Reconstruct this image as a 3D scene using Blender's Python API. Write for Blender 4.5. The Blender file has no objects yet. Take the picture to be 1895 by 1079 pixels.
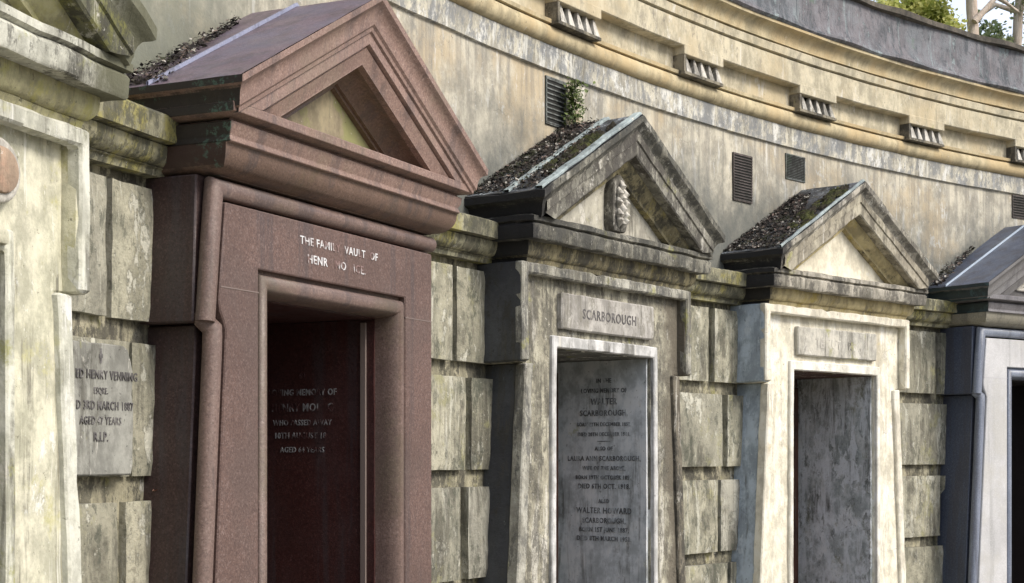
import bpy, bmesh, math, random
from mathutils import Vector, noise as mn
random.seed(7)
SC = bpy.context.scene
COL = SC.collection
EYE = 1.6

# ------------------------------------------------------------------ camera
cam_d = bpy.data.cameras.new("camera")
cam = bpy.data.objects.new("camera", cam_d); COL.objects.link(cam)
cam.location = (0, 0, EYE)
cam.rotation_euler = (math.radians(90), 0, 0)
cam_d.sensor_width = 36.0
cam_d.lens = 2836.8 / 1895 * 36
cam_d.shift_y = 301.8 / 1895
cam_d.clip_start = 0.05
cam_d.clip_end = 500
SC.camera = cam

# ------------------------------------------------------------------ light
to_sun = Vector((0.86, -0.42, 0.80)).normalized()
el = math.asin(to_sun.z); rot = math.atan2(to_sun.x, to_sun.y)
W = bpy.data.worlds.new("World"); SC.world = W; W.use_nodes = True
wn = W.node_tree.nodes; wl = W.node_tree.links
sky = wn.new("ShaderNodeTexSky"); sky.sky_type = 'NISHITA'; sky.sun_disc = False
sky.sun_elevation = el; sky.sun_rotation = rot; sky.air_density = 1.0; sky.dust_density = 7.0
bg = wn["Background"]; bg.inputs[1].default_value = 0.12
veil = wn.new("ShaderNodeMix"); veil.data_type = 'RGBA'     # thin bright cloud over the blue
tcw = wn.new("ShaderNodeTexCoord"); cn = wn.new("ShaderNodeTexNoise"); cn.inputs["Scale"].default_value = 2.2; cn.inputs["Detail"].default_value = 8
wl.new(tcw.outputs["Generated"], cn.inputs["Vector"])
cr = wn.new("ShaderNodeMapRange"); cr.inputs[1].default_value = .38; cr.inputs[2].default_value = .62; cr.inputs[3].default_value = .35; cr.inputs[4].default_value = .85
wl.new(cn.outputs["Fac"], cr.inputs[0]); wl.new(cr.outputs[0], veil.inputs[0])
wl.new(sky.outputs[0], veil.inputs[6]); veil.inputs[7].default_value = (5.8, 6.4, 7.6, 1)
wl.new(veil.outputs[2], bg.inputs[0])
sd = bpy.data.lights.new("sun", 'SUN'); sd.energy = 1.75; sd.angle = math.radians(18); sd.color = (1.0, 0.95, 0.86)
so = bpy.data.objects.new("sun", sd); COL.objects.link(so)
so.rotation_euler = (-to_sun).to_track_quat('-Z', 'Y').to_euler()
SC.view_settings.view_transform = 'Standard'
SC.view_settings.look = 'None'
SC.view_settings.exposure = 0.74
SC.view_settings.gamma = 1.0

# ------------------------------------------------------------------ layout of the ring
OX, OY, R = 10.946, -0.302, 13.004
def on_ring(phi, pr, z):            # point on the curved wall, pr metres proud of it, z above eye level
    return ((R - pr) * math.cos(phi), (R - pr) * math.sin(phi), z + EYE)
PH = [2.8636, 2.7107, 2.5385, 2.3663, 2.2015]

# ------------------------------------------------------------------ mesh helper
class MB:
    def __init__(s): s.v = []; s.f = []
    def add(s, pts): i = len(s.v); s.v += [tuple(p) for p in pts]; return list(range(i, i + len(pts)))
    def face(s, pts): s.f.append(s.add(pts))
    def rows(s, rows, close=False):
        idx = [s.add(r) for r in rows]
        n = len(idx)
        for a in range(n if close else n - 1):
            A, B = idx[a], idx[(a + 1) % n]
            for j in range(len(A) - 1): s.f.append([A[j], A[j + 1], B[j + 1], B[j]])
        return idx
    def hexa(s, p):                 # p: 8 points, back 4 then front 4
        i = s.add(p)
        for q in ((0,1,2,3),(7,6,5,4),(0,4,5,1),(1,5,6,2),(2,6,7,3),(3,7,4,0)): s.f.append([i[k] for k in q])
    def box(s, u0, u1, v0, v1, z0, z1):
        s.prism([(u0,z0),(u1,z0),(u1,z1),(u0,z1)], v0, v1)
    def prism(s, poly, v0, v1):     # polygon (u,z), from depth v0 to v1 (v = out of the wall)
        a = s.add([P(u, v0, z) for u, z in poly]); b = s.add([P(u, v1, z) for u, z in poly])
        n = len(poly); s.f.append(a[::-1]); s.f.append(b)
        for k in range(n): s.f.append([a[k], a[(k+1)%n], b[(k+1)%n], b[k]])
    def tube(s, path, r, n=14, caps=True):
        rings = []
        m = len(path); path = [Vector(p) for p in path]
        for k in range(m):
            d0 = (path[k] - path[k-1]).normalized() if k else None
            d1 = (path[k+1] - path[k]).normalized() if k < m-1 else None
            d = ((d0 or d1) + (d1 or d0)).normalized()
            ref = Vector((0, 1, 0)); x = d.cross(ref).normalized(); y = d.cross(x).normalized()
            sc = 1.0
            if d0 and d1: sc = 1 / max(.5, d.dot(d1))
            rr = r[k] if isinstance(r, (list, tuple)) else r
            rings.append([tuple(path[k] + x*(math.cos(t)*rr*sc) + y*(math.sin(t)*rr)) for t in [2*math.pi*q/n for q in range(n)]])
        idx = [s.add(q) for q in rings]
        for a in range(m-1):
            for q in range(n): s.f.append([idx[a][q], idx[a][(q+1)%n], idx[a+1][(q+1)%n], idx[a+1][q]])
        if caps: s.f.append(idx[0][::-1]); s.f.append(idx[-1])
    def build(s, name, mat, parent=None, bevel=0.0, cut=0.0, amp=0.0, smooth=35, seg=1, chip=0.0, freq=9.0, up=0.0):
        bm = bmesh.new()
        vs = [bm.verts.new(p) for p in s.v]
        for f in s.f:
            try: bm.faces.new([vs[i] for i in f])
            except ValueError: pass
        bmesh.ops.remove_doubles(bm, verts=bm.verts, dist=1e-5)
        bmesh.ops.recalc_face_normals(bm, faces=bm.faces)
        if bevel:
            es = [e for e in bm.edges if len(e.link_faces) == 2 and e.calc_face_angle(0) > math.radians(35)]
            bmesh.ops.bevel(bm, geom=es, offset=bevel, segments=seg, profile=.5, affect='EDGES', clamp_overlap=True)
        if cut:
            for ax in range(3):
                lo = min(v.co[ax] for v in bm.verts); hi = max(v.co[ax] for v in bm.verts)
                n = int((hi - lo) / cut)
                for k in range(1, n + 1):
                    no = [0, 0, 0]; no[ax] = 1; co = [0, 0, 0]; co[ax] = lo + (hi - lo) * k / (n + 1)
                    bmesh.ops.bisect_plane(bm, geom=bm.verts[:] + bm.edges[:] + bm.faces[:], dist=1e-5, plane_co=co, plane_no=no)
        if amp or chip:
            off = Vector((hash(name) % 97 * 0 + len(s.v) * .37, 3.1, 1.7))
            bm.normal_update()
            new = []
            for v in bm.verts:
                d = mn.noise_vector(v.co * freq + off) * amp + mn.noise_vector(v.co * (freq * 3.1) + off) * (amp * .5)
                if chip:
                    w = mn.noise(v.co * 13 + off * 2) + .5 * mn.noise(v.co * 31 + off)
                    sharp = any(e.calc_face_angle(0) > .5 for e in v.link_edges if len(e.link_faces) == 2)
                    if w > .32 and sharp: d = d - v.normal * chip * min(1.6, (w - .32) * 4)
                new.append(v.co + d)
            for v, c in zip(bm.verts, new): v.co = c
        me = bpy.data.meshes.new(name); bm.to_mesh(me); bm.free()
        for p in me.polygons: p.use_smooth = True
        me.set_sharp_from_angle(angle=math.radians(smooth))
        me.materials.append(mat)
        o = bpy.data.objects.new(name, me); COL.objects.link(o)
        if parent: o.parent = parent
        return o

def P(u, v, z): return (u, -v, z + EYE)      # tomb-local: u right, v out of the wall, z above eye level

def tag(o, label=None, cat=None, group=None, kind=None):
    if label: o['label'] = label
    if cat: o['category'] = cat
    if group: o['group'] = group
    if kind: o['kind'] = kind
    return o
def empty(name, loc, rz=0.0):
    o = bpy.data.objects.new(name, None); COL.objects.link(o); o.empty_display_size = .2
    o.location = loc; o.rotation_euler = (0, 0, rz); return o

# ------------------------------------------------------------------ materials
def lin(c): return tuple(c) + (1.0,)
from statistics import NormalDist
def q_(k): return .5 + .105 * NormalDist().inv_cdf(1 - min(.97, max(.004, k)))   # noise level exceeded by a share k of the surface
class NT:
    def __init__(s, name):
        s.m = bpy.data.materials.new(name); s.m.use_nodes = True
        s.n = s.m.node_tree.nodes; s.l = s.m.node_tree.links
        s.b = s.n["Principled BSDF"]
        g = s.n.new("ShaderNodeNewGeometry"); s.pos = g.outputs["Position"]
        t = s.n.new("ShaderNodeTexCoord"); s.obj = t.outputs["Object"]
        s.nrm = g.outputs["True Normal"]
    def map(s, src, scale=(1,1,1), loc=(0,0,0)):
        m = s.n.new("ShaderNodeMapping"); m.inputs[3].default_value = scale; m.inputs[1].default_value = loc
        s.l.new(src, m.inputs[0]); return m.outputs[0]
    def noise(s, scale, detail=6, rough=.6, vec=None, dist=0.0):
        t = s.n.new("ShaderNodeTexNoise"); t.inputs["Scale"].default_value = scale
        t.inputs["Detail"].default_value = detail; t.inputs["Roughness"].default_value = rough
        t.inputs["Distortion"].default_value = dist
        s.l.new(vec if vec is not None else s.pos, t.inputs["Vector"]); return t.outputs["Fac"]
    def ramp(s, fac, a, b, lo=0.0, hi=1.0):
        m = s.n.new("ShaderNodeMapRange"); m.interpolation_type = 'SMOOTHSTEP'
        m.inputs[1].default_value = a; m.inputs[2].default_value = b; m.inputs[3].default_value = lo; m.inputs[4].default_value = hi
        s.l.new(fac, m.inputs[0]); return m.outputs[0]
    def area(s, fac, k, soft, amt=1.0):
        return s.ramp(fac, q_(k) - soft, q_(k) + soft, 0, amt)
    def mix(s, fac, a, b, mode='MIX'):
        m = s.n.new("ShaderNodeMix"); m.data_type = 'RGBA'; m.blend_type = mode
        for sock, val in ((m.inputs[0], fac), (m.inputs[6], a), (m.inputs[7], b)):
            if isinstance(val, bpy.types.NodeSocket): s.l.new(val, sock)
            elif isinstance(val, (int, float)): sock.default_value = val
            else: sock.default_value = lin(val)
        return m.outputs[2]
    def math(s, op, a, b=0.0):
        m = s.n.new("ShaderNodeMath"); m.operation = op
        for sock, val in ((m.inputs[0], a), (m.inputs[1], b)):
            if isinstance(val, bpy.types.NodeSocket): s.l.new(val, sock)
            else: sock.default_value = val
        return m.outputs[0]
    def left(s):                     # how far a face points to the thing's own left
        v = s.n.new("ShaderNodeVectorTransform"); v.vector_type = 'NORMAL'; v.convert_from = 'WORLD'; v.convert_to = 'OBJECT'
        s.l.new(s.nrm, v.inputs[0]); return s.math('MULTIPLY', s.xyz(v.outputs[0])[0], -1.0)
    def xyz(s, vec):
        m = s.n.new("ShaderNodeSeparateXYZ"); s.l.new(vec, m.inputs[0]); return m.outputs
    def bump(s, h, strength=.4, dist=.01, prev=None):
        b = s.n.new("ShaderNodeBump"); b.inputs["Strength"].default_value = strength; b.inputs["Distance"].default_value = dist
        s.l.new(h, b.inputs["Height"])
        if prev is not None: s.l.new(prev, b.inputs["Normal"])
        return b.outputs[0]
    def done(s, col, rough=.85, nrm=None, spec=.3):
        if isinstance(col, bpy.types.NodeSocket): s.l.new(col, s.b.inputs["Base Color"])
        else: s.b.inputs["Base Color"].default_value = lin(col)
        if isinstance(rough, bpy.types.NodeSocket): s.l.new(rough, s.b.inputs["Roughness"])
        else: s.b.inputs["Roughness"].default_value = rough
        s.b.inputs["Specular IOR Level"].default_value = spec
        if nrm is not None: s.l.new(nrm, s.b.inputs["Normal"])
        return s.m

def stone(name, c1, c2, streak=(.08,.075,.06), ks=.5, lichen=(.30,.30,.09), kl=.3, grime=(.05,.048,.042), kg=.3,
          pale=(.62,.60,.54), kp=.2, bump=.5, seed=0.0, rough=.88, crust=None, warm=None, kw=0.0, crack=.35, soot=None, algae=None, island=0.0, flow=1.0, drip=None):
    """weathered plaster / stone; k* = share of the surface each kind of stain covers"""
    t = NT(name)
    pos = t.map(t.pos, loc=(seed * 3.7, seed * 1.9, seed * 2.3))
    nA = t.noise(2.6, 10, .68, pos); nB = t.noise(11, 8, .7, t.map(pos, (1, 1, .7), (3, 3, 3)))
    col = t.mix(t.ramp(nA, .40, .60), c1, c2)
    col = t.mix(t.area(nB, .38, .09, .7), col, tuple(x * .62 for x in c2))
    col = t.mix(t.area(t.math('SUBTRACT', 1.0, nB), .28, .08, .5), col, tuple(min(.78, x * 1.25) for x in c1))
    if island:
        g_ = t.n.new("ShaderNodeNewGeometry"); ri = g_.outputs["Random Per Island"]
        col = t.mix(t.ramp(ri, 0, 1, 0, island), col, tuple(x * .55 for x in c2))
        col = t.mix(t.math('MULTIPLY', t.ramp(t.math('FRACT', t.math('MULTIPLY', ri, 7.31)), .5, 1), island), col, (.42, .41, .37))
    if kw: col = t.mix(t.area(t.noise(1.7, 8, .66, t.map(pos, (1, 1, .8), (9, 2, 4))), kw, .07, .75), col, warm)
    # pale runs and flaked patches
    col = t.mix(t.area(t.noise(1.0, 9, .7, t.map(pos, (15, 15, 1.2 * flow)), .4), kp * .40, .03, .65), col, pale)
    fl_ = t.area(t.noise(6.5, 12, .74, t.map(pos, (1, 1, .6), (8, 3, 2))), kp * .42, .014, .8)
    col = t.mix(fl_, col, pale)
    # dark rain streaks
    stk = t.math('MULTIPLY', t.area(t.noise(1.0, 10, .74, t.map(pos, (17, 17, 1.1 * flow), (5, 1, 0)), .5), ks * .75, .07), t.area(t.noise(2.0, 9, .7, pos), .52, .05))
    col = t.mix(t.math('MULTIPLY', stk, .72), col, streak)
    col = t.mix(t.area(t.noise(5.5, 11, .74, t.map(pos, (1, 1, .8), (2, 7, 1))), kl * .75, .045, .72), col, lichen)
    gv = t.noise(2.6, 13, .78, t.map(pos, (1, 1, .6), (4, 4, 8)))
    col = t.mix(t.area(gv, kg * .8, .05, .85), col, grime)
    col = t.mix(t.math('MULTIPLY', t.area(t.noise(17, 9, .76, t.map(pos, (1, 1, .5), (6, 4, 8))), min(.5, kg * 1.1), .03, .75), t.area(gv, min(.9, kg * 2.4), .08)), col, grime)
    if drip:                         # runs of dirt that start under a ledge
        zt, ln, dc = drip
        dz = t.math('ADD', t.xyz(t.pos)[2], t.math('MULTIPLY', t.math('SUBTRACT', t.noise(1.0, 6, .7, t.map(pos, (9, 9, .2), (3, 9, 2))), .5), ln * 3.0))
        dm = t.math('MULTIPLY', t.area(t.noise(1.0, 9, .72, t.map(pos, (24, 24, .5), (1, 5, 9))), .42, .05), t.ramp(dz, zt - ln, zt, 0, .5))
        col = t.mix(dm, col, dc)
    # pits and fine specks, dark and light
    col = t.mix(t.area(t.noise(44, 5, .7, pos), .05 + .10 * kg, .02, .6 if kg > .02 else .25), col, tuple(x * .5 for x in grime))
    col = t.mix(t.area(t.noise(36, 5, .7, t.map(pos, (1, 1, 1), (1, 8, 3))), .03 + .08 * kp, .015, .55), col, pale)
    def cover(col, e, a, b, lo, hi, cc): return t.mix(t.ramp(e, a, b, lo, hi), col, cc)
    if crust:                        # ragged dark weathering crust at one side; 'left' also paints in shade
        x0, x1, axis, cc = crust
        if axis == 'left':           # black growth and painted shade together on the left-facing returns
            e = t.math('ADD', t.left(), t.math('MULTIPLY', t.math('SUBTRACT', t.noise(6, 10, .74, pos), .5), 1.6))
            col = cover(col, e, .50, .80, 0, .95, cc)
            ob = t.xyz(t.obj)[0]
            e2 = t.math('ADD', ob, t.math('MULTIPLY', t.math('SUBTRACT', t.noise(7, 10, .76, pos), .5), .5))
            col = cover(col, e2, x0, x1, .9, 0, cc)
        else:
            o = t.xyz(t.obj)[axis]
            e = t.math('ADD', o, t.math('MULTIPLY', t.math('SUBTRACT', t.noise(6, 10, .74, pos), .5), abs(x1 - x0) * 3.0))
            col = cover(col, e, min(x0, x1), max(x0, x1), .95 if x0 < x1 else 0, 0 if x0 < x1 else .95, cc)
    if soot:                         # soot and algae rising from the valleys between the roofs
        e = t.math('ADD', t.xyz(t.pos)[2], t.math('MULTIPLY', t.math('SUBTRACT', t.noise(2.2, 10, .7, pos), .5), 1.3))
        col = cover(col, e, soot[0], soot[1], .85, 0, soot[2])
    if algae:
        e = t.math('ADD', t.xyz(t.pos)[1], t.math('MULTIPLY', t.math('SUBTRACT', t.noise(1.5, 10, .7, pos), .5), 2.0))
        col = cover(col, e, algae[0], algae[1], .8, 0, algae[2])
    h = t.math('ADD', t.math('ADD', t.noise(9, 12, .68, pos), t.math('MULTIPLY', t.noise(75, 4, .6, pos), .35)), t.math('MULTIPLY', fl_, -.25))
    nrm = t.bump(h, bump, .014)
    if crack:
        v = t.n.new("ShaderNodeTexVoronoi"); v.feature = 'DISTANCE_TO_EDGE'; v.inputs["Scale"].default_value = 1.5
        wv = t.n.new("ShaderNodeVectorMath"); wv.operation = 'MULTIPLY_ADD'
        ns = t.n.new("ShaderNodeTexNoise"); ns.inputs["Scale"].default_value = 5; ns.inputs["Detail"].default_value = 8
        t.l.new(pos, ns.inputs["Vector"]); t.l.new(ns.outputs["Color"], wv.inputs[0]); wv.inputs[1].default_value = (.30,.30,.30); t.l.new(pos, wv.inputs[2])
        t.l.new(wv.outputs[0], v.inputs["Vector"])
        ck = t.math('MULTIPLY', t.ramp(v.outputs["Distance"], 0.0, .006, 1, 0), t.ramp(t.noise(2.0, 6, .6, pos), .54, .60))
        col = t.mix(t.math('MULTIPLY', ck, crack), col, (.05,.045,.035))
    return t.done(col, rough, nrm)

def granite(name, base, dark, light, rough=.42, bump=.12, stain=(.05,.045,.05), ks=.3, moss=None, tint=None, crust=None):
    t = NT(name)
    v = t.n.new("ShaderNodeTexVoronoi"); v.inputs["Scale"].default_value = 210; t.l.new(t.pos, v.inputs["Vector"])
    g = t.xyz(v.outputs["Color"])[0]
    col = t.mix(t.ramp(g, -.5, .8), dark, base)
    col = t.mix(t.ramp(t.xyz(v.outputs["Color"])[1], .86, .96, 0, .55), col, light)
    col = t.mix(t.area(t.noise(2.4, 10, .7), .42, .10, .55), col, tuple(x * .58 for x in base))
    col = t.mix(t.ramp(t.noise(1.0, 6, .65, t.map(t.pos, (13, 13, .8))), q_(ks * .7) - .05, q_(ks * .7) + .07, 0, .5), col, stain)
    if tint: col = t.mix(t.area(t.noise(2.2, 9, .68, t.map(t.pos, loc=(3, 1, 5))), .35, .07, .6), col, tint)
    gr = t.noise(95, 3, .75)
    col = t.mix(t.area(gr, .30, .05, .6), col, dark); col = t.mix(t.area(t.noise(120, 3, .75, t.map(t.pos, loc=(7, 1, 2))), .20, .05, .32), col, light)
    if crust:                        # black and green growth plus painted shade on left-facing faces, ragged outline
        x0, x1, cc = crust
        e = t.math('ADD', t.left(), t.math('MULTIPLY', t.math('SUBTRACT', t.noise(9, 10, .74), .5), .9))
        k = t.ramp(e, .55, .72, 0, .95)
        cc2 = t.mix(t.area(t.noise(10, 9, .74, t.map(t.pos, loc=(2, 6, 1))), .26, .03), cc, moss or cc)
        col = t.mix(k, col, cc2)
        if moss:                     # pale green lichen patch near the front corner
            oy = t.math('MULTIPLY', t.xyz(t.obj)[1], -1.0)
            pm = t.math('MULTIPLY', t.area(t.noise(8, 9, .74, t.map(t.pos, loc=(5, 6, 1))), .30, .02), t.ramp(oy, .27, .36))
            col = t.mix(t.math('MULTIPLY', pm, t.ramp(t.left(), .5, .7, 0, .75)), col, tuple(x * 1.7 for x in moss))
    r = t.ramp(t.noise(5, 8, .7), .3, .7, rough - .1, rough + .18)
    n = t.bump(t.math('ADD', t.noise(160, 3, .5), t.noise(7, 6, .6)), bump, .01)
    return t.done(col, r, n, .5)

M = {}
M['plaster'] = stone('wall_render', (.51,.475,.385), (.41,.385,.32), ks=.25, kl=.02, kg=.16, kp=.40, bump=.35, seed=1, grime=(.20,.20,.19), streak=(.22,.215,.20), warm=(.47,.38,.25), kw=.36, pale=(.62,.61,.57), flow=2.2,
                     soot=(2.72, 3.30, (.085,.095,.092)), algae=(4.3, 5.7, (.20,.21,.16)), drip=(3.36, .55, (.20,.19,.17)))
M['fascia'] = stone('fascia_render', (.52,.49,.40), (.42,.40,.34), ks=.35, kl=.06, kg=.36, kp=.65, bump=.4, seed=2, grime=(.19,.20,.21), pale=(.66,.66,.63), flow=3.0, drip=(3.47, .12, (.17,.17,.165)))
M['pale_ochre'] = stone('pale_ochre_render', (.52,.47,.35), (.45,.41,.305), ks=.25, kl=.05, kg=.18, kp=.30, bump=.3, seed=103, warm=(.48,.40,.26), kw=.35, crack=.2, grime=(.24,.22,.18), streak=(.30,.27,.2), flow=2.5)
M['ochre'] = stone('ochre_render', (.48,.41,.265), (.42,.36,.235), ks=.25, kl=.06, kg=.12, kp=.12, bump=.3, seed=3, warm=(.47,.36,.20), kw=.45, crack=.2, grime=(.22,.19,.13), streak=(.28,.23,.15), flow=2.5)
M['tooth'] = stone('white_stone', (.54,.52,.47), (.44,.42,.38), ks=.3, kl=.1, kg=.3, seed=31, bump=.4, crack=0, grime=(.16,.15,.13))
M['console_stone'] = stone('console_stone', (.25,.225,.17), (.18,.16,.125), ks=.4, kl=.08, kg=.3, kp=.1, seed=44, crack=0)
M['dark_stone'] = stone('blackened_stone', (.12,.105,.085), (.075,.068,.058), ks=.3, kl=.12, kg=.3, kp=.1, seed=4)
M['rustic'] = stone('rusticated_stone', (.42,.40,.31), (.32,.31,.24), ks=.66, kl=.24, kg=.26, kp=.50, bump=.8, seed=5, lichen=(.29,.28,.15), grime=(.085,.09,.07), pale=(.56,.55,.47), island=.5, flow=1.6)
M['joint'] = stone('joint_mortar', (.40,.37,.27), (.30,.28,.20), ks=.4, kl=.3, kg=.4, kp=.2, bump=.8, seed=6, lichen=(.22,.21,.07))
M['mould'] = stone('moulding_stone', (.36,.34,.23), (.27,.26,.18), ks=.5, kl=.50, kg=.42, kp=.2, bump=.6, seed=7, lichen=(.31,.28,.08), grime=(.07,.07,.055))
M['coping'] = stone('slate_coping', (.155,.165,.18), (.20,.19,.205), ks=.55, kl=.10, kg=.24, kp=.42, pale=(.27,.32,.33), bump=.8, seed=8, streak=(.06,.07,.08), lichen=(.12,.17,.13), grime=(.07,.075,.085))

# ------------------------------------------------------------------ lettering
def lettering(name, lines, mat, parent, origin, side=False, squeeze=1.0, depth=.0015, drop=None):
    """lines: (text, x, z, size) laid on the plane through origin; one mesh of all letters"""
    bmA = bmesh.new()
    for txt, x, z, size in lines:
        cu = bpy.data.curves.new("txt", 'FONT'); cu.body = txt; cu.size = size; cu.align_x = 'CENTER'
        cu.extrude = depth; cu.offset = size * .012; cu.space_character = 1.12; cu.resolution_u = 2
        ob = bpy.data.objects.new("txt", cu); COL.objects.link(ob)
        bpy.context.view_layer.update()
        me = bpy.data.meshes.new_from_object(ob.evaluated_get(bpy.context.evaluated_depsgraph_get()))
        bpy.data.objects.remove(ob); bpy.data.curves.remove(cu)
        n0 = len(bmA.verts); bmA.from_mesh(me); bmA.verts.ensure_lookup_table()
        for v in bmA.verts[n0:]:
            a, b, c = v.co.x * squeeze + x, v.co.y + z, v.co.z
            if side: v.co = Vector(P(origin[0] - c, origin[1] + a, b))
            else: v.co = Vector(P(a, origin[1] + c, b))
        bpy.data.meshes.remove(me)
    if drop:                          # letters worn away: remove islands by noise
        dead = set()
        for f in bmA.faces:
            c = f.calc_center_median()
            if mn.noise(c * 21 + Vector((drop, 2, 5))) > .22: dead.add(f)
        bmesh.ops.delete(bmA, geom=list(dead), context='FACES')
    me = bpy.data.meshes.new(name); bmA.to_mesh(me); bmA.free(); me.materials.append(mat)
    o = bpy.data.objects.new(name, me); COL.objects.link(o); o.parent = parent
    return o
def worn(nm, ink, ground, a, b, sc=24):
    t = NT(nm); return t.done(t.mix(t.ramp(t.noise(sc, 4, .6), a, b), ink, ground), .7)
M['gilt_worn'] = worn('worn_white_letters', (.62,.62,.63), (.21,.14,.13), .44, .60, 17)
M['ink'] = worn('black_letters', (.10,.105,.11), (.45,.48,.50), .44, .72)
M['ink_soft'] = worn('faded_letters', (.10,.095,.095), (.27,.26,.25), .46, .74)
M['ghost'] = worn('dim_letters', (.26,.26,.27), (.06,.025,.025), .42, .60, 20)

# ------------------------------------------------------------------ the curved wall
LBL_WALL = 'long curved cream rendered wall with ochre cornice and dark coping above the tomb fronts'
wall = tag(empty('curved_wall', (OX, OY, 0)), LBL_WALL, 'wall')
A0, A1 = 3.02, 1.72                  # arc covered by the wall
def arc(mb, prof, a0, a1, step=.012, wob=0.0):
    n = max(2, int(abs(a1 - a0) / step)); rows = []
    for k, (pr, z) in enumerate(prof):
        row = []
        for j in range(n + 1):
            a = a0 + (a1 - a0) * j / n
            w = mn.noise(Vector((a * 40, k * .15, 0))) * wob
            row.append(on_ring(a, pr + w, z + w * .5))
        rows.append(row)
    mb.rows(rows)
def dense(prof, d=.06):
    out = [prof[0]]
    for a, b in zip(prof, prof[1:]):
        n = max(1, int(math.hypot(b[0]-a[0], b[1]-a[1]) / d))
        out += [(a[0] + (b[0]-a[0])*k/n, a[1] + (b[1]-a[1])*k/n) for k in range(1, n+1)]
    return out
def quarter(o0, z0, o1, z1, n=6, kind='ovolo'):
    pts = []
    for k in range(n + 1):
        t = k / n * math.pi / 2
        if kind == 'ovolo': pts.append((o0 + (o1-o0) * math.sin(t), z0 + (z1-z0) * (1 - math.cos(t))))
        else: pts.append((o0 + (o1-o0) * (1 - math.cos(t)), z0 + (z1-z0) * math.sin(t)))
    return pts
def half_round(o, z0, z1, r, n=8):
    return [(o + r * math.sin(math.pi * k / n), z0 + (z1 - z0) * (1 - math.cos(math.pi * k / n)) / 2) for k in range(n + 1)]

m = MB(); arc(m, dense([(0, .94), (0, 1.746)]), A0, A1, wob=.005); m.build('plaster_wall', M['plaster'], wall)
m = MB(); arc(m, dense([(-.02, 1.738), (.016, 1.746), (.020, 1.856), (-.01, 1.862)], .04), A0, A1, wob=.005); m.build('fascia_band', M['fascia'], wall)
m = MB(); arc(m, [(0, 1.852)] + half_round(.018, 1.858, 1.942, .034) + [(.018, 1.942), (.046, 1.945), (.048, 1.962), (.0, 1.970)], A0, A1, wob=.003); m.build('torus_moulding', M['ochre'], wall)
m = MB(); arc(m, dense([(.010, 1.955), (.010, 2.10)]), A0, A1, wob=.003); m.build('frieze', M['pale_ochre'], wall)
m = MB(); arc(m, [(.0, 2.082), (.074, 2.082), (.080, 2.087), (.080, 2.205), (.080, 2.210), (.062, 2.217), (.090, 2.222), (.094, 2.262), (.09, 2.266), (.07, 2.273)], A0, A1, wob=.003); m.build('corona', M['pale_ochre'], wall)
m = MB(); arc(m, [(.06, 2.270), (.100, 2.273)] + quarter(.100, 2.278, .142, 2.345, 6, 'cyma') + [(.152, 2.350), (.152, 2.366), (.05, 2.372)], A0, A1, wob=.004); m.build('cyma_moulding', M['ochre'], wall)
cop = MB(); arc(cop, dense([(.10, 2.362), (.158, 2.366), (.172, 2.378), (.168, 2.395), (.142, 2.408), (.13, 2.45), (.122, 2.56), (.12, 2.655)], .03), A0, A1, step=.008, wob=.014)
cop_o = cop.build('parapet', M['coping'], wall)
m = MB(); arc(m, [(.12, 2.648), (.152, 2.653), (.154, 2.684), (.05, 2.700), (-.5, 2.71), (-.5, 2.3)], A0, A1, step=.006, wob=.016); m.build('parapet_cap', M['dark_stone'], wall)
# moulding that runs from tomb to tomb
m = MB(); arc(m, [(.0, .80), (.075, .80), (.08, .818), (.09, .822)] + quarter(.085, .826, .125, .884, 6) + [(.10, .886), (.158, .890), (.162, .955), (.15, .962), (.0, .985)], A0, A1, wob=.004); m.build('lower_cornice', M['mould'], wall)

m = MB(); arc(m, [(.06, .80), (.135, .80), (.14, .818), (.15, .822)] + quarter(.145, .826, .185, .884, 6) + [(.16, .886), (.212, .890), (.216, .955), (.205, .964), (.0, .99)], PH[0] - .050, PH[1] + .0525, step=.002, wob=.006); m.build('lower_cornice', M['mould'], wall)
# consoles with pointed drops
for k in range(-3, 8):
    ac = 2.5372 - .0876 * k; hw = .0144
    mb = MB()
    def bx(mb, a0, a1, p0, p1, z0, z1):
        mb.hexa([on_ring(a0,p0,z0), on_ring(a1,p0,z0), on_ring(a1,p0,z1), on_ring(a0,p0,z1), on_ring(a0,p1,z0), on_ring(a1,p1,z0), on_ring(a1,p1,z1), on_ring(a0,p1,z1)])
    bx(mb, ac+hw, ac-hw, 0, .0825, 2.040, 2.093)
    c = mb.build('console', M['pale_ochre'], wall, bevel=.003)
    tb = MB()
    bx(tb, ac+hw, ac-hw, .0, .040, 1.955, 2.0385)
    bx(tb, ac+hw, ac-hw, .0, .0825, 1.940, 1.954)
    bx(tb, ac+hw, ac+hw*.90, .040, .079, 1.955, 2.0385)
    tb.build('console_back', M['console_stone'], c, bevel=.002)
    gb = MB()
    for q in range(5):
        g = ac + hw * (.70 - .385 * q + random.uniform(-.03, .03)); w0, w1 = random.uniform(.0017, .0021), random.uniform(.0003, .0007)
        gb.hexa([on_ring(g+w0,.038,1.955), on_ring(g-w0,.038,1.955), on_ring(g-w1,.038,2.037), on_ring(g+w1,.038,2.037),
                 on_ring(g+w0,.080,1.955), on_ring(g-w0,.080,1.955), on_ring(g-w1,.058,2.037), on_ring(g+w1,.058,2.037)])
    gb.build('drop_ornament', M['tooth'], c, bevel=.0015)

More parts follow.
